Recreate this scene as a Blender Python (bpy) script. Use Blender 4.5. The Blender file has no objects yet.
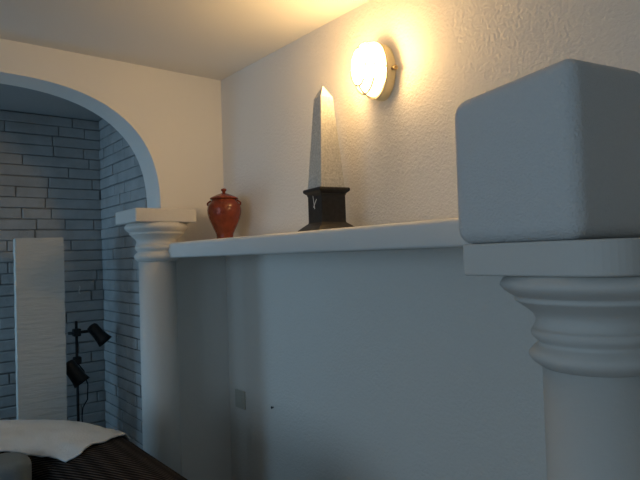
import bpy, bmesh, math, random
from mathutils import Vector, Matrix, noise
random.seed(7)
S = bpy.context.scene
C = S.collection
PI = math.pi
EYE = 1.46
W = 1.46          # right wall plane
D = 2.6           # back (arch) wall plane
CEIL = 2.40

# ------------------------------------------------------------------ materials
def mat(name, col, rough=0.6, bump=None, emit=None, spec=0.3, mottle=None, metallic=0.0):
    m = bpy.data.materials.new(name); m.use_nodes = True
    nt = m.node_tree; b = nt.nodes['Principled BSDF']
    b.inputs['Base Color'].default_value = (*col, 1)
    b.inputs['Roughness'].default_value = rough
    b.inputs['Specular IOR Level'].default_value = spec
    b.inputs['Metallic'].default_value = metallic
    tc = nt.nodes.new('ShaderNodeTexCoord')
    if mottle:
        sc, amt = mottle
        n = nt.nodes.new('ShaderNodeTexNoise'); n.inputs['Scale'].default_value = sc; n.inputs['Detail'].default_value = 5
        nt.links.new(tc.outputs['Object'], n.inputs['Vector'])
        r = nt.nodes.new('ShaderNodeMapRange')
        r.inputs['From Min'].default_value = .3; r.inputs['From Max'].default_value = .7
        r.inputs['To Min'].default_value = 1 - amt; r.inputs['To Max'].default_value = 1 + amt
        nt.links.new(n.outputs['Fac'], r.inputs['Value'])
        mx = nt.nodes.new('ShaderNodeVectorMath'); mx.operation = 'SCALE'
        mx.inputs[0].default_value = col
        nt.links.new(r.outputs['Result'], mx.inputs['Scale'])
        nt.links.new(mx.outputs['Vector'], b.inputs['Base Color'])
    if bump:
        sc, st, dist = bump
        n = nt.nodes.new('ShaderNodeTexNoise'); n.inputs['Scale'].default_value = sc; n.inputs['Detail'].default_value = 3
        nt.links.new(tc.outputs['Object'], n.inputs['Vector'])
        bp = nt.nodes.new('ShaderNodeBump'); bp.inputs['Strength'].default_value = st; bp.inputs['Distance'].default_value = dist
        nt.links.new(n.outputs['Fac'], bp.inputs['Height'])
        nt.links.new(bp.outputs['Normal'], b.inputs['Normal'])
    if emit:
        b.inputs['Emission Color'].default_value = (*emit[0], 1)
        b.inputs['Emission Strength'].default_value = emit[1]
    return m

M = {}
M['plaster'] = mat('rough_white_plaster', (.79, .755, .70), .85, bump=(110, .42, .010), spec=.2)
M['smooth'] = mat('smooth_white_plaster', (.78, .765, .73), .8, bump=(30, .12, .01), spec=.2)
M['ceiling'] = mat('ceiling_paint', (.78, .765, .73), .85, spec=.2)
M['cast'] = mat('cast_plaster', (.74, .735, .71), .75, bump=(60, .12, .006), spec=.2)
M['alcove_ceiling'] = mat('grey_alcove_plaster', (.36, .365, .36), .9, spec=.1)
M['column'] = mat('column_plaster', (.65, .635, .60), .75, bump=(60, .12, .006), spec=.2)
M['coarse'] = mat('coarse_grey_plaster', (.68, .68, .67), .9, bump=(210, .55, .007), spec=.15)
M['brick'] = mat('pale_grey_brick', (.41, .42, .42), .85, bump=(45, .35, .01), mottle=(9, .12), spec=.2)
M['mortar'] = mat('dark_mortar', (.30, .31, .31), .95, bump=(80, .4, .01), spec=.1)
M['floor'] = mat('brown_floor_tile', (.30, .25, .21), .5, mottle=(4, .15))
M['terracotta'] = mat('glazed_terracotta', (.21, .036, .012), .22, bump=(50, .5, .010), mottle=(25, .3), spec=.5)
M['stone'] = mat('speckled_pale_stone', (.56, .545, .50), .6, bump=(150, .2, .003), mottle=(160, .22), spec=.3)
M['black_stone'] = mat('black_stone', (.022, .02, .019), .4, mottle=(60, .3), spec=.3)
M['white_paint'] = mat('white_hand_paint', (.8, .8, .78), .5)
M['glass_lit'] = mat('lit_opal_glass', (.9, .85, .7), .4, emit=((1.0, .63, .26), 98.0))
M['glass_dim'] = mat('opal_glass_below_bulb', (.9, .85, .7), .4, emit=((1.0, .66, .30), 11.0))
M['lamp_base'] = mat('cream_enamel', (.82, .72, .45), .35, spec=.4)
M['wire'] = mat('cream_wire', (.62, .52, .36), .35, spec=.5)
M['brass'] = mat('dull_brass_screw', (.30, .22, .12), .35, metallic=.8)
M['paper'] = None
M['black'] = mat('black_metal', (.012, .012, .013), .45, spec=.4)
M['outlet'] = mat('ivory_plastic', (.50, .49, .43), .4)
M['outlet_dark'] = mat('dark_slot', (.05, .05, .05), .6)
M['cord'] = mat('pale_cord', (.7, .68, .62), .7)
M['cloth'] = mat('white_cotton', (.60, .66, .70), .9, bump=(130, .35, .006), spec=.1)
M['grey_fabric'] = mat('grey_blue_fabric', (.15, .20, .24), .95, bump=(160, .3, .004), spec=.1)
M['sofa_leg'] = mat('dark_wood', (.05, .03, .02), .5)
M['frame'] = mat('white_window_frame', (.75, .75, .74), .5)

# rice paper: horizontal crinkles
def paper():
    m = mat('crinkled_rice_paper', (.52, .52, .49), .85, spec=.15)
    nt = m.node_tree; b = nt.nodes['Principled BSDF']
    tc = nt.nodes.new('ShaderNodeTexCoord'); mp = nt.nodes.new('ShaderNodeMapping')
    mp.inputs['Scale'].default_value = (9, 9, 60)
    n = nt.nodes.new('ShaderNodeTexNoise'); n.inputs['Scale'].default_value = 1; n.inputs['Detail'].default_value = 5
    bp = nt.nodes.new('ShaderNodeBump'); bp.inputs['Strength'].default_value = .55; bp.inputs['Distance'].default_value = .012
    nt.links.new(tc.outputs['Object'], mp.inputs['Vector']); nt.links.new(mp.outputs['Vector'], n.inputs['Vector'])
    nt.links.new(n.outputs['Fac'], bp.inputs['Height']); nt.links.new(bp.outputs['Normal'], b.inputs['Normal'])
    return m
M['paper'] = paper()

# corduroy: pale hairlines on dark brown, ribs running along the sweep of the upholstery
def corduroy():
    m = mat('dark_brown_corduroy', (.02, .014, .01), .95, spec=.08)
    nt = m.node_tree; b = nt.nodes['Principled BSDF']
    uv = nt.nodes.new('ShaderNodeTexCoord'); sp = nt.nodes.new('ShaderNodeSeparateXYZ')
    nt.links.new(uv.outputs['UV'], sp.inputs['Vector'])
    def wave(out, period, shift=None):
        a = nt.nodes.new('ShaderNodeMath'); a.operation = 'MULTIPLY'; a.inputs[1].default_value = 2 * PI / period
        nt.links.new(sp.outputs[out], a.inputs[0]); src = a
        if shift:
            k = nt.nodes.new('ShaderNodeMath'); k.operation = 'MULTIPLY'; k.inputs[1].default_value = shift
            ad = nt.nodes.new('ShaderNodeMath'); ad.operation = 'ADD'
            nt.links.new(sp.outputs['Y' if out == 'X' else 'X'], k.inputs[0]); nt.links.new(k.outputs[0], ad.inputs[0]); nt.links.new(a.outputs[0], ad.inputs[1]); src = ad
        s = nt.nodes.new('ShaderNodeMath'); s.operation = 'SINE'; nt.links.new(src.outputs[0], s.inputs[0]); return s
    ribs, bands = wave('Y', .0115, 160), wave('Y', .046)
    s = nt.nodes.new('ShaderNodeMath'); s.operation = 'MULTIPLY_ADD'; s.inputs[1].default_value = .30
    nt.links.new(bands.outputs[0], s.inputs[0]); nt.links.new(ribs.outputs[0], s.inputs[2])
    r = nt.nodes.new('ShaderNodeMapRange'); r.inputs['From Min'].default_value = -.2; r.inputs['From Max'].default_value = 1
    nt.links.new(s.outputs[0], r.inputs['Value'])
    mx = nt.nodes.new('ShaderNodeMix'); mx.data_type = 'RGBA'
    mx.inputs[6].default_value = (.006, .005, .005, 1); mx.inputs[7].default_value = (.085, .076, .072, 1)
    nt.links.new(r.outputs['Result'], mx.inputs[0]); nt.links.new(mx.outputs[2], b.inputs['Base Color'])
    bp = nt.nodes.new('ShaderNodeBump'); bp.inputs['Strength'].default_value = .5; bp.inputs['Distance'].default_value = .004
    nt.links.new(s.outputs[0], bp.inputs['Height']); nt.links.new(bp.outputs['Normal'], b.inputs['Normal'])
    return m
M['corduroy'] = corduroy()

# ------------------------------------------------------------------ helpers
def obj(name, bm, m, parent=None, smooth=False, bevel=0, segs=3, subsurf=0):
    me = bpy.data.meshes.new(name); bm.normal_update(); bm.to_mesh(me); bm.free()
    o = bpy.data.objects.new(name, me); C.objects.link(o)
    me.materials.append(m)
    if smooth:
        for p in me.polygons: p.use_smooth = True
    if bevel:
        b = o.modifiers.new('bevel', 'BEVEL'); b.width = bevel; b.segments = segs; b.limit_method = 'ANGLE'
    if subsurf:
        s = o.modifiers.new('sub', 'SUBSURF'); s.levels = subsurf; s.render_levels = subsurf
    if parent: o.parent = parent
    return o

def thing(name, label, cat, loc=(0, 0, 0), rz=0, group=None):
    o = bpy.data.objects.new(name, None); C.objects.link(o)
    o.location = loc; o.rotation_euler = (0, 0, rz); o.empty_display_size = .05
    return tag(o, label, cat, group)
def tag(o, label, cat, group=None):
    o['label'] = label; o['category'] = cat
    if group: o['group'] = group
    return o
def struct(name, bm, m, **k):
    o = obj(name, bm, m, **k); o['kind'] = 'structure'; return o

def box(bm, x0, x1, y0, y1, z0, z1):
    vs = [bm.verts.new((x, y, z)) for z in (z0, z1) for x, y in ((x0, y0), (x1, y0), (x1, y1), (x0, y1))]
    for f in ((3, 2, 1, 0), (4, 5, 6, 7), (0, 1, 5, 4), (1, 2, 6, 5), (2, 3, 7, 6), (3, 0, 4, 7)):
        bm.faces.new([vs[i] for i in f])
    return vs
def bx(*a):
    bm = bmesh.new(); box(bm, *a); return bm
def lathe(bm, prof, n=48, cx=0, cy=0):
    rings = []
    for r, z in prof:
        rings.append([bm.verts.new((cx + r * math.cos(2 * PI * i / n), cy + r * math.sin(2 * PI * i / n), z)) for i in range(n)])
    for a, b in zip(rings, rings[1:]):
        for i in range(n): bm.faces.new((a[i], a[(i + 1) % n], b[(i + 1) % n], b[i]))
    bm.faces.new(rings[0][::-1]); bm.faces.new(rings[-1])
    return bm
def tube(bm, pts, r, n=10, r1=None):
    pts = [Vector(p) for p in pts]; rings = []
    up = Vector((0.13, 0.21, 0.97)).normalized()
    for i, p in enumerate(pts):
        t = (pts[min(i + 1, len(pts) - 1)] - pts[max(i - 1, 0)]).normalized()
        a = t.cross(up)
        if a.length < .1: a = t.cross(Vector((1, 0, 0)))
        a.normalize(); b = t.cross(a)
        rr = r if r1 is None else r + (r1 - r) * i / (len(pts) - 1)
        rings.append([bm.verts.new(p + a * rr * math.cos(2 * PI * k / n) + b * rr * math.sin(2 * PI * k / n)) for k in range(n)])
    for a, b in zip(rings, rings[1:]):
        for k in range(n): bm.faces.new((a[k], a[(k + 1) % n], b[(k + 1) % n], b[k]))
    bm.faces.new(rings[0][::-1]); bm.faces.new(rings[-1])
    return bm
def frustum(bm, levels):
    """square rings [(half, z)...] closed at both ends"""
    rings = [[bm.verts.new((sx * h, sy * h, z)) for sx, sy in ((-1, -1), (1, -1), (1, 1), (-1, 1))] for h, z in levels]
    for a, b in zip(rings, rings[1:]):
        for k in range(4): bm.faces.new((a[k], a[(k + 1) % 4], b[(k + 1) % 4], b[k]))
    bm.faces.new(rings[0][::-1]); bm.faces.new(rings[-1])
    return bm
def fix(bm):
    bmesh.ops.recalc_face_normals(bm, faces=bm.faces[:]); return bm

# ------------------------------------------------------------------ room shell
XL, YF = -2.8, -2.3            # left wall, front wall (behind the camera)
AX0, AX1, AYB = -.60, 1.115, 3.51   # alcove left, right, back
ACEIL = 2.325
struct('floor', bx(XL - .1, W + .1, YF - .1, AYB + .1, -.1, 0), M['floor'])
struct('ceiling', bx(XL - .1, W + .1, YF - .1, D + .02, CEIL, CEIL + .1), M['ceiling'])
struct('wall_right', bx(W, W + .1, YF, D + .02, 0, CEIL), M['plaster'])
struct('wall_front', bx(XL, W, YF - .1, YF, 0, CEIL), M['smooth'])

def wall_with_hole_x(x0, x1, ya, yb, za, zb, hy0, hy1, hz0, hz1):
    bm = bmesh.new()
    box(bm, x0, x1, ya, hy0, za, zb); box(bm, x0, x1, hy1, yb, za, zb)
    if hz0 > za: box(bm, x0, x1, hy0, hy1, za, hz0)
    box(bm, x0, x1, hy0, hy1, hz1, zb)
    return bm
WIN = (-0.9, 1.5, 0.95, 2.20)       # main window in the left wall: y0 y1 z0 z1
ADDED_WIN = (2.92, 3.44, 1.00, 1.60)      # unseen opening added in the alcove's left wall to light the right wall
struct('wall_left', wall_with_hole_x(XL - .2, XL, YF, D + .02, 0, CEIL, *WIN), M['smooth'])
struct('wall_alcove_left', wall_with_hole_x(AX0 - .15, AX0, D + .17, AYB, 0, ACEIL, *ADDED_WIN), M['smooth'])

def win_frame(x0, x1, y0, y1, z0, z1, t=.05):
    bm = bmesh.new()
    box(bm, x0, x1, y0, y0 + t, z0, z1); box(bm, x0, x1, y1 - t, y1, z0, z1)
    box(bm, x0, x1, y0 + t, y1 - t, z0, z0 + t); box(bm, x0, x1, y0 + t, y1 - t, z1 - t, z1)
    return bm
struct('window_1', win_frame(XL - .16, XL - .1, *WIN), M['frame'])
struct('added_window', win_frame(AX0 - .12, AX0 - .07, *ADDED_WIN, t=.035), M['frame'])  # frame of the added alcove opening, out of view

# arch wall: superelliptic arch between two piers
AC, AA, AZ0, AZ1, AN = .40, .709, 1.692, 2.260, 2.6
def arch_pts(n=48):
    pts = []
    for i in range(n + 1):
        a = PI * i / n
        c, s = math.cos(a), math.sin(a)
        pts.append((AC + AA * math.copysign(abs(c) ** (2 / AN), c), AZ0 + (AZ1 - AZ0) * abs(s) ** (2 / AN)))
    return pts
def arch_wall():
    bm = bmesh.new(); y0, y1 = D, D + .17
    ap = [(AC + AA, 0)] + arch_pts() + [(AC - AA, 0)]
    top = [(W + .02, 0)] + [(W + .02, z) for z in (CEIL,)]
    # front and back faces as strips between the opening and the outer outline
    def face(y, flip):
        inn = [bm.verts.new((x, y, z)) for x, z in ap]
        out = []
        for x, z in ap:
            if z <= AZ0 + 1e-6: out.append(bm.verts.new((W + .02 if x > AC else XL, y, z)))
            else: out.append(bm.verts.new((x, y, CEIL + .01)))
        # corners
        cr = bm.verts.new((W + .02, y, CEIL + .01)); cl = bm.verts.new((XL, y, CEIL + .01))
        fs = []
        n = len(ap)
        for i in range(n - 1):
            a, b, c, d = inn[i], inn[i + 1], out[i + 1], out[i]
            if ap[i][1] <= AZ0 + 1e-6 < ap[i + 1][1]: fs.append((a, b, c, cr, d))
            elif ap[i + 1][1] <= AZ0 + 1e-6 < ap[i][1]: fs.append((a, b, c, cl, d))
            else: fs.append((a, b, c, d))
        for f in fs: bm.faces.new(f if not flip else f[::-1])
        return inn
    f = face(y0, False); b = face(y1, True)
    for i in range(len(f) - 1): bm.faces.new((f[i + 1], f[i], b[i], b[i + 1]))
    return fix(bm)
struct('wall_back', arch_wall(), M['smooth'])

# alcove behind the arch
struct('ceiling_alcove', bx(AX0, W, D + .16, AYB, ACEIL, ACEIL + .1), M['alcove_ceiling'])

def brick_wall(axis, plane, a0, a1, z1, sgn):
    """long thin irregular bricks over a recessed backing; pattern lives in the wall's own mesh"""
    bm = bmesh.new(); row = .0612; z = .004; k = 0
    g = .005
    while z < z1 - .01:
        zt = min(z + row - g, z1)
        a = a0 - random.uniform(0, .3)
        while a < a1:
            L = random.choice((.16, .24, .30, .36, .40)) * random.uniform(.92, 1.08)
            s, e = max(a, a0), min(a + L - g, a1)
            if e - s > .02:
                d = random.uniform(.008, .015); j = random.uniform(-.002, .002)
                if axis == 'y': vs = box(bm, s, e, plane - d, plane + .004, z + j, zt + j)
                else: vs = box(bm, plane - d, plane + .004, s, e, z + j, zt + j)
            a += L
        z += row
    return bm
struct('wall_alcove_back', bx(AX0, W, AYB, AYB + .1, 0, ACEIL), M['mortar'])
struct('wall_alcove_right', bx(AX1, W, D + .17, AYB, 0, ACEIL), M['mortar'])
b1 = struct('trim_1', brick_wall('y', AYB, AX0, AX1 - .001, ACEIL - .004, -1), M['brick'], bevel=.004, segs=2)
b2 = struct('trim_2', brick_wall('x', AX1, D + .175, AYB - .022, ACEIL - .004, -1), M['brick'], bevel=.004, segs=2)

# ------------------------------------------------------------------ columns
def column(label, cx, cy, ztop, hull=(-.147, .145, -.127, .135), k=(1, 1, 1), bev=.006, corner=0):
    """square abacus, turned capital, smooth shaft and plain foot"""
    t = thing('column', label, 'column', (cx, cy, 0), 0, None)
    bm = bx(*hull, ztop - .0615, ztop)
    if corner:
        es = [e for e in bm.edges if abs(e.verts[0].co.z - e.verts[1].co.z) > .01 and e.verts[0].co.y < 0]
        bmesh.ops.bevel(bm, geom=es, offset=corner, segments=10, profile=.5, affect='EDGES')
    obj('abacus', bm, M['column'], t, bevel=bev)
    ks, kn_, kt = k
    zc = ztop - .0615
    def arc(r0, z0, r1, z1, bulge, n=8):     # profile points from (r0,z0) to (r1,z1) bulging outwards
        out = []
        for i in range(n + 1):
            u = i / n
            out.append((r0 + (r1 - r0) * u + bulge * math.sin(PI * u), z0 + (z1 - z0) * u))
        return out
    p = []
    p += [(.084, zc - .178)]
    p += arc(.088, zc - .176, .088, zc - .132, .017, 10)      # lower torus
    p += arc(.090, zc - .128, .098, zc - .104, .006, 6)
    p += arc(.098, zc - .104, .112, zc - .060, -.012, 8)      # neck hollow
    p += arc(.116, zc - .056, .122, zc - .044, .004, 4)       # fillet
    p += arc(.126, zc - .040, .132, zc, .015, 10)             # upper torus
    def grow(r):      # wider spread for the bigger column
        return r * (ks + (kt - ks) * min(max((r - .086) / .058, 0), 1))
    p = [(grow(r), zz) for r, zz in p]
    obj('capital', lathe(bmesh.new(), p, 64), M['column'], t, smooth=True)
    obj('shaft', lathe(bmesh.new(), [(.086 * ks, .12), (.085 * ks, zc - .172)], 64), M['column'], t, smooth=False)
    f = [(.125, 0), (.125, .05)] + arc(.112, .05, .10, .09, .014, 8) + arc(.096, .092, .086, .13, -.004, 6)
    obj('foot', lathe(bmesh.new(), f, 64), M['column'], t, smooth=True)
    for ch in t.children:
        if ch.name.startswith('shaft'):
            for pl in ch.data.polygons: pl.use_smooth = len(pl.vertices) == 4
    return t
column('white plaster column under the right foot of the arch, beside the terracotta jar', 1.052, 2.520, 1.690)
column('large white plaster column in the foreground at right, carrying the rough square block', 1.062, .500, 1.470, (-.157, .18, -.13, .176), (1.09, 1, 1.15), .005, .075)

# rough block on the near capital
def block():
    bm = bmesh.new()
    x0, x1, y0, y1, z0 = .900, 1.205, .437, .692, 1.470
    n = 10
    box(bm, x0, x1, y0, y1, z0, 1.75)
    for v in bm.verts:
        if v.co.z > 1.6: v.co.z = 1.751 + (y1 - v.co.y) / (y1 - y0) * .028 + (v.co.x - x0) * .10
    return bm
o = obj('plaster_block', block(), M['coarse'], bevel=.029, segs=6, smooth=True)
tag(o, 'large rough grey-white plaster block with rounded edges on top of the foreground column', 'block')

# ledge along the right wall
def ledge():
    bm = bmesh.new(); n = 60
    y0, y1, x0, x1, z0, z1 = .70, D - .001, 1.066, W - .001, 1.4662, 1.5355
    prof = [(x1, z0), (x0 + .006, z0), (x0 + .002, z0 + .003), (x0, z0 + .008), (x0 + .001, z1 - .016), (x0 + .003, z1 - .008), (x0 + .008, z1 - .003), (x0 + .016, z1), (x1, z1)]
    rings = []
    for i in range(n + 1):
        y = y0 + (y1 - y0) * i / n
        r = []
        for k, (x, z) in enumerate(prof):
            w = 0 if x == x1 else 1
            r.append(bm.verts.new((x + w * .004 * noise.noise(Vector((0, y * 3, k * .05))), y, z + (.0022 * noise.noise(Vector((5, y * 3.5, 0))) if z < 1.5 else 0))))
        rings.append(r)
    m = len(prof)
    for a, b in zip(rings, rings[1:]):
        for k in range(m): bm.faces.new((a[k], a[(k + 1) % m], b[(k + 1) % m], b[k]))
    bm.faces.new(rings[0]); bm.faces.new(rings[-1][::-1])
    return fix(bm)
o = obj('ledge', ledge(), M['cast']); tag(o, 'long white plaster ledge along the right wall, carrying the jar and obelisk', 'ledge')
for p in o.data.polygons: p.use_smooth = len(p.vertices) == 4
LZ = 1.5355

# ------------------------------------------------------------------ terracotta jar
t = thing('jar', 'reddish-brown terracotta jar with a knobbed lid on the ledge in the corner', 'jar', (1.325, 2.36, LZ)); t.scale = (1.035,) * 3
z = lambda v: v - LZ
body = [(.036, 0), (.041, .003), (.040, .012), (.0375, .022), (.040, .036), (.049, .056), (.060, .080), (.070, .104), (.0765, .127), (.078, .145), (.0755, .161),
        (.069, .175), (.062, .184), (.0575, .189), (.058, .194), (.054, .195)]
obj('body', lathe(bmesh.new(), body, 56), M['terracotta'], t, smooth=True)
lid = [(.056, .1952), (.0635, .1962), (.065, .199), (.063, .2025), (.052, .208), (.038, .2145), (.024, .220), (.012, .224), (.006, .2245)]
lo = obj('lid', lathe(bmesh.new(), lid, 56), M['terracotta'], t, smooth=True)
kn = [(.0085, .2235), (.0065, .229), (.0085, .233), (.0125, .237), (.0130, .241), (.010, .2445), (.004, .2465)]
obj('knob', lathe(bmesh.new(), kn, 32), M['terracotta'], lo, smooth=True)
for sg in (-1, 1):       # small lugs at the shoulders
    ca = math.radians(-39.5)
    d = Vector((math.cos(ca), math.sin(ca), 0)) * sg
    pts = []
    for i in range(9):
        a = PI * i / 8
        pts.append(d * (.060 + .014 * math.sin(a) + .006 * (i / 8)) + Vector((0, 0, .190 - .026 * i / 8)))
    obj('handle', tube(bmesh.new(), pts, .0045, 8), M['terracotta'], t, smooth=True)

# ------------------------------------------------------------------ obelisk clock
OB = (1.285, 1.543, LZ)
t = thing('obelisk', 'tall pale stone obelisk on a black plinth with white clock hands, standing on the ledge', 'clock', OB, math.radians(-9))
bm = bmesh.new()
frustum(bm, [(.081, 0), (.081, .010), (.078, .013), (.068, .022), (.058, .030), (.0505, .036), (.0495, .040), (.0495, .132), (.0515, .135), (.0515, .139),
             (.060, .146), (.0625, .149), (.0625, .157), (.060, .160)])
pl = obj('plinth', bm, M['black_stone'], t, bevel=.0012, segs=2)
bm = bmesh.new()
frustum(bm, [(.0495, .160), (.0255, .490)])
f = [v for v in bm.verts if v.co.z > .4]
top = [fc for fc in bm.faces if all(v in f for v in fc.verts)][0]
r = bmesh.ops.poke(bm, faces=[top]); r['verts'][0].co.z = .537
obj('shaft', bm, M['stone'], t, bevel=.0015, segs=2)
# hands on the plinth's left (-x) face: long one up, short one towards one o'clock
def hand(y1, z1, w, yt, zt, thick):
    bm = bmesh.new(); p0 = Vector((0, yt, zt)); p1 = Vector((0, y1, z1)); d = (p1 - p0).normalized(); n = Vector((0, -d.z, d.y))
    a = [p0 + n * w, p0 - n * w, p1 - n * w * .5, p1 + n * w * .5]
    lo_ = [bm.verts.new((-.0497 - thick, v.y, v.z)) for v in a]; hi = [bm.verts.new((-.0497 - thick - .0012, v.y, v.z)) for v in a]
    bm.faces.new(lo_); bm.faces.new(hi[::-1])
    for k in range(4): bm.faces.new((lo_[k], lo_[(k + 1) % 4], hi[(k + 1) % 4], hi[k]))
    return fix(bm)
h1 = obj('minute_hand', hand(.0105, .136, .0016, .0, .086, .0), M['white_paint'], t); h1['label'] = 'long white hand'
h2 = obj('hour_hand', hand(-.0175, .120, .0018, .006, .092, .0014), M['white_paint'], t); h2['label'] = 'short white hand'

# ------------------------------------------------------------------ wall lamp (oval bulkhead)
SY, SZ = 1.405, 2.110
t = thing('wall_lamp', 'lit oval bulkhead lamp with a wire guard, high on the right wall', 'lamp', (W, SY, SZ))
def oval(hw, hh, n=40):
    return [(hw * math.cos(2 * PI * i / n), hh * math.sin(2 * PI * i / n)) for i in range(n)]
def oval_loft(levels, n=40):          # [(depth from wall, half width, half height)]
    bm = bmesh.new(); rings = []
    for d, hw, hh in levels: rings.append([bm.verts.new((-d, y, zz)) for y, zz in oval(hw, hh, n)])
    for a, b in zip(rings, rings[1:]):
        for k in range(n): bm.faces.new((a[k], a[(k + 1) % n], b[(k + 1) % n], b[k]))
    bm.faces.new(rings[0]); bm.faces.new(rings[-1])
    return fix(bm)
obj('base', oval_loft([(.0, .060, .098), (.004, .064, .102), (.040, .065, .103), (.046, .062, .100), (.048, .058, .096)]), M['lamp_base'], t, smooth=True)
GD = [(.048, .054, .092), (.074, .053, .091), (.096, .049, .085), (.110, .040, .072), (.120, .028, .052), (.125, .012, .024)]
def glass(upper):
    bm = oval_loft(GD)
    bmesh.ops.bisect_plane(bm, geom=bm.verts[:] + bm.edges[:] + bm.faces[:], plane_co=(0, 0, -.046), plane_no=(0, .0, 1), clear_outer=not upper, clear_inner=upper)
    return bm
gl = obj('glass', glass(True), M['glass_lit'], t, smooth=True); gl['label'] = 'glaring upper part of the glass'
gl = obj('glass', glass(False), M['glass_dim'], t, smooth=True); gl['label'] = 'dimmer lower part of the glass'
bm = bmesh.new()
def ring(d, hw, hh, r):
    tube(bm, [(-d, y, zz) for y, zz in oval(hw, hh, 40)] + [(-d, hw, 0)], r, 8)
ring(.048, .062, .101, .0034)
ring(.098, .054, .091, .0030)
ring(.126, .037, .066, .0030)
for sg in (-1, 1):
    tube(bm, [(-.046, 0, sg * .101), (-.075, 0, sg * .099), (-.098, 0, sg * .091), (-.116, 0, sg * .078), (-.126, 0, sg * .066)], .0028, 8)
    tube(bm, [(-.046, sg * .062, 0), (-.075, sg * .060, 0), (-.098, sg * .054, 0), (-.116, sg * .045, 0), (-.126, sg * .037, 0)], .0028, 8)
obj('guard', fix(bm), M['wire'], t, smooth=True)
bm = lathe(bmesh.new(), [(.006, 0), (.006, .008), (.009, .010), (.009, .018), (.006, .021)], 20)
bmesh.ops.transform(bm, matrix=Matrix.Translation((-.022, -.064, -.004)) @ Matrix.Rotation(PI / 2, 4, 'X'), verts=bm.verts[:])
obj('screw', bm, M['brass'], t, smooth=True)

# ------------------------------------------------------------------ switch plate under the ledge
t = thing('wall_socket', 'small ivory socket plate low on the right wall below the ledge', 'socket', (W, 2.48, .739))
obj('plate', bx(-.012, -.0005, -.043, .043, -.045, .045), M['outlet'], t, bevel=.003)
obj('insert', bx(-.0145, -.0115, -.026, .026, -.028, .028), M['outlet'], t, bevel=.002)
o = obj('nail', lathe(bmesh.new(), [(.0022, 0), (.0022, .012), (.006, .013), (.006, .0155), (.004, .017)], 16), M['outlet_dark'])
o.rotation_euler = (0, -PI / 2, 0); o.location = (W + .004, 2.190, .753)
tag(o, 'tiny dark nail head in the right wall, level with the socket plate', 'nail')

# ------------------------------------------------------------------ paper floor lamp in the alcove
LX, LY, LH = .668, 3.11, 1.586
t = thing('floor_lamp', 'tall square white paper floor lamp standing in the brick alcove', 'lamp', (LX, LY, 0), math.radians(-8))
bm = bmesh.new(); N = 70; R_ = .107
rings = []
for i in range(N + 1):
    zz = .06 + (LH - .06) * i / N
    ring = []
    for sx, sy in ((-1, -1), (-.33, -1), (.33, -1), (1, -1), (1, -.33), (1, .33), (1, 1), (.33, 1), (-.33, 1), (-1, 1), (-1, .33), (-1, -.33)):
        j = .0028 * noise.noise(Vector((sx * 2, sy * 2, zz * 22))) if 0 < i < N else 0
        ring.append(bm.verts.new((sx * (R_ + j), sy * (R_ + j), zz)))
    rings.append(ring)
for a, b in zip(rings, rings[1:]):
    for k in range(12): bm.faces.new((a[k], a[(k + 1) % 12], b[(k + 1) % 12], b[k]))
inner = [[bm.verts.new((v.co.x * .96, v.co.y * .96, v.co.z)) for v in rings[i]] for i in (0, N)]
for k in range(12):
    bm.faces.new((rings[N][k], rings[N][(k + 1) % 12], inner[1][(k + 1) % 12], inner[1][k]))
    bm.faces.new((rings[0][k], inner[0][k], inner[0][(k + 1) % 12], rings[0][(k + 1) % 12]))
    bm.faces.new((inner[0][k], inner[1][k], inner[1][(k + 1) % 12], inner[0][(k + 1) % 12]))
obj('shade', fix(bm), M['paper'], t)
obj('base', bx(-.112, .112, -.112, .112, 0, .06), M['sofa_leg'], t, bevel=.004)

# ------------------------------------------------------------------ black two-headed spot floor lamp
BX, BY = .882, 3.25
t = thing('spot_lamp', 'slim black floor lamp with two adjustable spot heads against the brick', 'lamp', (BX, BY, 0))
obj('base', lathe(bmesh.new(), [(.12, 0), (.12, .012), (.10, .02), (.02, .028), (.012, .04)], 40), M['black'], t, smooth=True)
obj('pole', tube(bmesh.new(), [(0, 0, .02), (0, 0, .6), (0, 0, 1.135)], .0075, 12), M['black'], t, smooth=True)
def spot(parent, joint, axis, rb, rf, L):
    """a bell shaped metal shade on a ball joint, opening along axis"""
    bm = lathe(bmesh.new(), [(.010, -.028), (rb * .8, -.024), (rb, -.012), (rb, .018), (rb * 1.02, .03), (rf * .86, L * .72), (rf, L), (rf * .93, L), (rb * .8, .03), (.004, .022)], 28)
    q = Vector(axis).normalized().to_track_quat('Z', 'Y').to_matrix().to_4x4()
    bmesh.ops.transform(bm, matrix=Matrix.Translation(joint) @ q, verts=bm.verts[:])
    return obj('lamp_shade', fix(bm), M['black'], parent, smooth=True)
bm = bmesh.new(); tube(bm, [(-.045, -.004, 1.072), (.03, -.018, 1.074), (.072, -.035, 1.077)], .0085, 10)
obj('arm', bm, M['black'], t, smooth=True)
obj('clamp', bx(-.020, .020, -.022, .016, 1.052, 1.094), M['black'], t, bevel=.006)
obj('clamp', bx(-.020, .020, -.022, .016, .90, .94), M['black'], t, bevel=.006)
spot(t, (.080, -.045, 1.086), (.46, -.30, -.66), .031, .042, .096)
spot(t, (-.050, -.045, .900), (.42, -.25, -.72), .036, .046, .112)
cord = [(.004, -.01, .90), (.03, -.014, .86), (.05, -.015, .78), (.046, -.015, .70), (.022, -.012, .66), (.016, -.012, .60), (.03, -.012, .5), (.018, -.012, .3), (.02, -.02, .06)]
obj('cable', tube(bmesh.new(), cord, .0035, 8), M['black'], t, smooth=True)

# small pale cord hanging on the bricks
pts = [(.968 + .004 * math.sin(i * .9), 3.482, 1.318 - .006 * i) for i in range(9)]
o = obj('cord', tube(bmesh.new(), pts, .0022, 8), M['cord'], smooth=True)
tag(o, 'short pale cord hanging on the bricks above the black spot lamp', 'cord')

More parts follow.
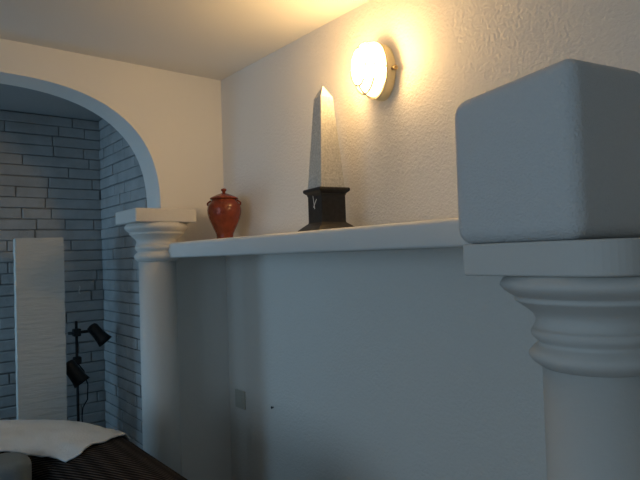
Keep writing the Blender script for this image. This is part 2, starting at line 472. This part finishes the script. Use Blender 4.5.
# ------------------------------------------------------------------ sofa
def path(s):
    """centre line of the wrap-round upholstery: right arm, corner, back, corner, left arm -> (x, y, outward normal)"""
    ARM, R, BACKL = .95, .30, 1.60
    arcl = R * PI / 2
    xr, yb = .600, 2.300; cx, cy = xr - R, yb - R
    if s < ARM: return xr, cy - ARM + s, Vector((1, 0, 0))
    s -= ARM
    if s < arcl:
        a = s / R; return cx + R * math.cos(a), cy + R * math.sin(a), Vector((math.cos(a), math.sin(a), 0))
    s -= arcl
    if s < BACKL: return cx - s, yb, Vector((0, 1, 0))
    s -= BACKL
    cx2 = cx - BACKL
    if s < arcl:
        a = PI / 2 + s / R; return cx2 + R * math.cos(a), cy + R * math.sin(a), Vector((math.cos(a), math.sin(a), 0))
    s -= arcl
    return cx2 - R, cy - s, Vector((-1, 0, 0))
SL = .95 * 2 + .30 * PI + 1.60
def crest(s):
    m = min(s, SL - s)
    u = min(max((m - .90) / .60, 0), 1); u = u * u * (3 - 2 * u)
    return .838 + .048 * u
HT = .165
def prof(s, t, off=0.0):
    """t in [-1,1]: inner foot .. over the top .. outer foot; returns a point"""
    x, y, n = path(s); zt = crest(s); rt = .115
    tt = t
    if abs(tt) <= .5:
        a = tt / .5 * PI / 2
        c, s_ = math.cos(a), math.sin(a)
        h = math.copysign(abs(s_) ** (2 / 2.3), s_) * (HT + off); zz = zt - rt + (rt + off) * abs(c) ** (2 / 2.3)
    else:
        h = math.copysign(HT + off, tt); zz = (zt - rt) + ((.12) - (zt - rt)) * (abs(tt) - .5) / .5
    return Vector((x, y, 0)) + n * h + Vector((0, 0, zz))
t = thing('sofa', 'dark brown corduroy sofa with a rounded arm, in front of the arch', 'sofa', (-.5, 1.9, 0))
INV = Matrix.Translation((.5, -1.9, 0))
bm = bmesh.new(); uvl = bm.loops.layers.uv.new('UVMap')
ns, ntt = 150, 44
S0 = .33
grid = [[bm.verts.new(INV @ prof(S0 + (SL - 2 * S0) * i / ns, -1 + 2 * k / ntt)) for k in range(ntt + 1)] for i in range(ns + 1)]
for i in range(ns):
    for k in range(ntt):
        f = bm.faces.new((grid[i][k], grid[i + 1][k], grid[i + 1][k + 1], grid[i][k + 1]))
        for lp, (ii, kk) in zip(f.loops, ((i, k), (i + 1, k), (i + 1, k + 1), (i, k + 1))):
            tv = -1 + 2 * kk / ntt
            arcm = tv * .52 if abs(tv) <= .5 else math.copysign(.26 + (abs(tv) - .5) * 1.2, tv)
            lp[uvl].uv = (SL * ii / ns, arcm)
for i in range(ns): bm.faces.new((grid[i][0], grid[i][ntt], grid[i + 1][ntt], grid[i + 1][0]))
bm.faces.new(grid[0]); bm.faces.new(grid[ns][::-1])
obj('frame', fix(bm), M['corduroy'], t, smooth=True)
def soft_box(x0, x1, y0, y1, z0, z1, b=.05):
    bm = bx(x0 + .5, x1 + .5, y0 - 1.9, y1 - 1.9, z0, z1)
    bmesh.ops.bevel(bm, geom=bm.edges[:], offset=b, segments=5, profile=.6, affect='EDGES')
    return bm
obj('seat', soft_box(-1.455, .430, 1.42, 2.13, .14, .34, .02), M['corduroy'], t)
for x0 in (-1.445, -.51):
    obj('seat_cushion', soft_box(x0, x0 + .925, 1.38, 1.98, .342, .47, .045), M['corduroy'], t, smooth=True)
for x0, x1 in ((-1.43, -.505), (-.495, .397)):
    bm = bx(x0 + .5, x1 + .5, .03, .192, .475, .852)
    es = [e for e in bm.edges if abs(e.verts[0].co.z - e.verts[1].co.z) > .1]
    bmesh.ops.bevel(bm, geom=es, offset=.075, segments=8, profile=.5, affect='EDGES')
    c = obj('back_cushion', bm, M['grey_fabric'], t, bevel=.03, segs=4, smooth=True)
    c['label'] = 'grey-blue back cushion'
for x in (-1.60, .58):
    for y in (1.45, 2.25):
        obj('leg', lathe(bmesh.new(), [(.022, 0), (.03, .125)], 20, x + .5, y - 1.9), M['sofa_leg'], t, smooth=True)

# white throw over the sofa back and its corner
def throw():
    bm = bmesh.new(); na, nb = 130, 72
    def lerp(x, pts):
        for (x0, y0), (x1, y1) in zip(pts, pts[1:]):
            if x <= x1: return y0 + (y1 - y0) * min(max((x - x0) / (x1 - x0), 0), 1)
        return pts[-1][1]
    g = []
    for k in range(nb + 1):
        v = k / nb
        # the right hem runs from the inner edge of the arm over its crest
        t0 = -.225 + 1.0 * v
        s_end = lerp(t0, [(-.225, .885), (-.13, .872), (0, .915), (.26, 1.0), (.8, 1.06)])
        col = []
        for i in range(na + 1):
            s = s_end + (2.6 - s_end) * i / na
            t_in = lerp(s, [(.885, -.225), (.97, -.255), (1.08, -.30), (1.2, -.33), (2.6, -.33)]) + .012 * math.sin(s * 11) * min(1, max(0, (s - 1) * 3))
            tl = t_in + (.8 - t_in) * v
            hem = max(0, 1 - v * 6)
            fold = .008 + .006 * noise.noise(Vector((s * 7 + tl * 5, tl * 6, 1))) + .004 * noise.noise(Vector((s * 22, tl * 14, 7))) + .006 * hem * noise.noise(Vector((s * 12, 3, 2)))
            edge = max(0, 1 - i / 5) * .004 * noise.noise(Vector((tl * 20, 9, 4)))
            col.append(bm.verts.new(prof(s + edge * 2, tl, max(fold, .003))))
        g.append(col)
    for k in range(nb):
        for i in range(na): bm.faces.new((g[k][i], g[k + 1][i], g[k + 1][i + 1], g[k][i + 1]))
    return fix(bm)
o = obj('throw', throw(), M['cloth'], smooth=True)
so = o.modifiers.new('thick', 'SOLIDIFY'); so.thickness = .004; so.offset = 1
tag(o, 'white cotton throw draped over the back of the dark sofa', 'throw')

# ------------------------------------------------------------------ light
w = bpy.data.worlds.new('sky'); S.world = w; w.use_nodes = True
w.node_tree.nodes['Background'].inputs['Color'].default_value = (.55, .75, 1, 1)
w.node_tree.nodes['Background'].inputs['Strength'].default_value = .3
def area(name, loc, sy, sz, col, power, tilt=0):
    l = bpy.data.lights.new(name, 'AREA'); l.shape = 'RECTANGLE'; l.size = sy; l.size_y = sz; l.color = col; l.energy = power
    o = bpy.data.objects.new(name, l); C.objects.link(o)
    o.location = loc
    d = Vector((1, 0, -math.tan(tilt)))
    o.rotation_euler = d.to_track_quat('-Z', 'Y').to_euler()
    return o
area('daylight_window', (XL - .25, (WIN[0] + WIN[1]) / 2, (WIN[2] + WIN[3]) / 2), WIN[1] - WIN[0], WIN[3] - WIN[2], (.51, .76, 1.0), 26, math.radians(14))
area('added_alcove_light', (AX0 - .2, (ADDED_WIN[0] + ADDED_WIN[1]) / 2, (ADDED_WIN[2] + ADDED_WIN[3]) / 2), ADDED_WIN[1] - ADDED_WIN[0], ADDED_WIN[3] - ADDED_WIN[2], (.36, .68, 1.0), 8, math.radians(20))  # added light behind the unseen opening, throws the column's shadow edge onto the right wall

# ------------------------------------------------------------------ camera
f, yaw, pit, rol = 556.8776, 0.680336, 0.0254668, -0.0326692
F = Vector((math.sin(yaw) * math.cos(pit), math.cos(yaw) * math.cos(pit), math.sin(pit)))
Rr = Vector((math.cos(yaw), -math.sin(yaw), 0)); U = Rr.cross(F)
c, s = math.cos(rol), math.sin(rol)
X, Y = c * Rr + s * U, -s * Rr + c * U
cam = bpy.data.cameras.new('camera'); cam.sensor_width = 36; cam.lens = 36 * f / 640; cam.clip_start = .02
co = bpy.data.objects.new('camera', cam); C.objects.link(co)
co.matrix_world = Matrix(((X.x, Y.x, -F.x, 0), (X.y, Y.y, -F.y, 0), (X.z, Y.z, -F.z, EYE), (0, 0, 0, 1)))
S.camera = co
S.view_settings.view_transform = 'Standard'; S.view_settings.look = 'None'
S.view_settings.exposure = 0.0; S.view_settings.gamma = 1
S.view_settings.use_curve_mapping = False
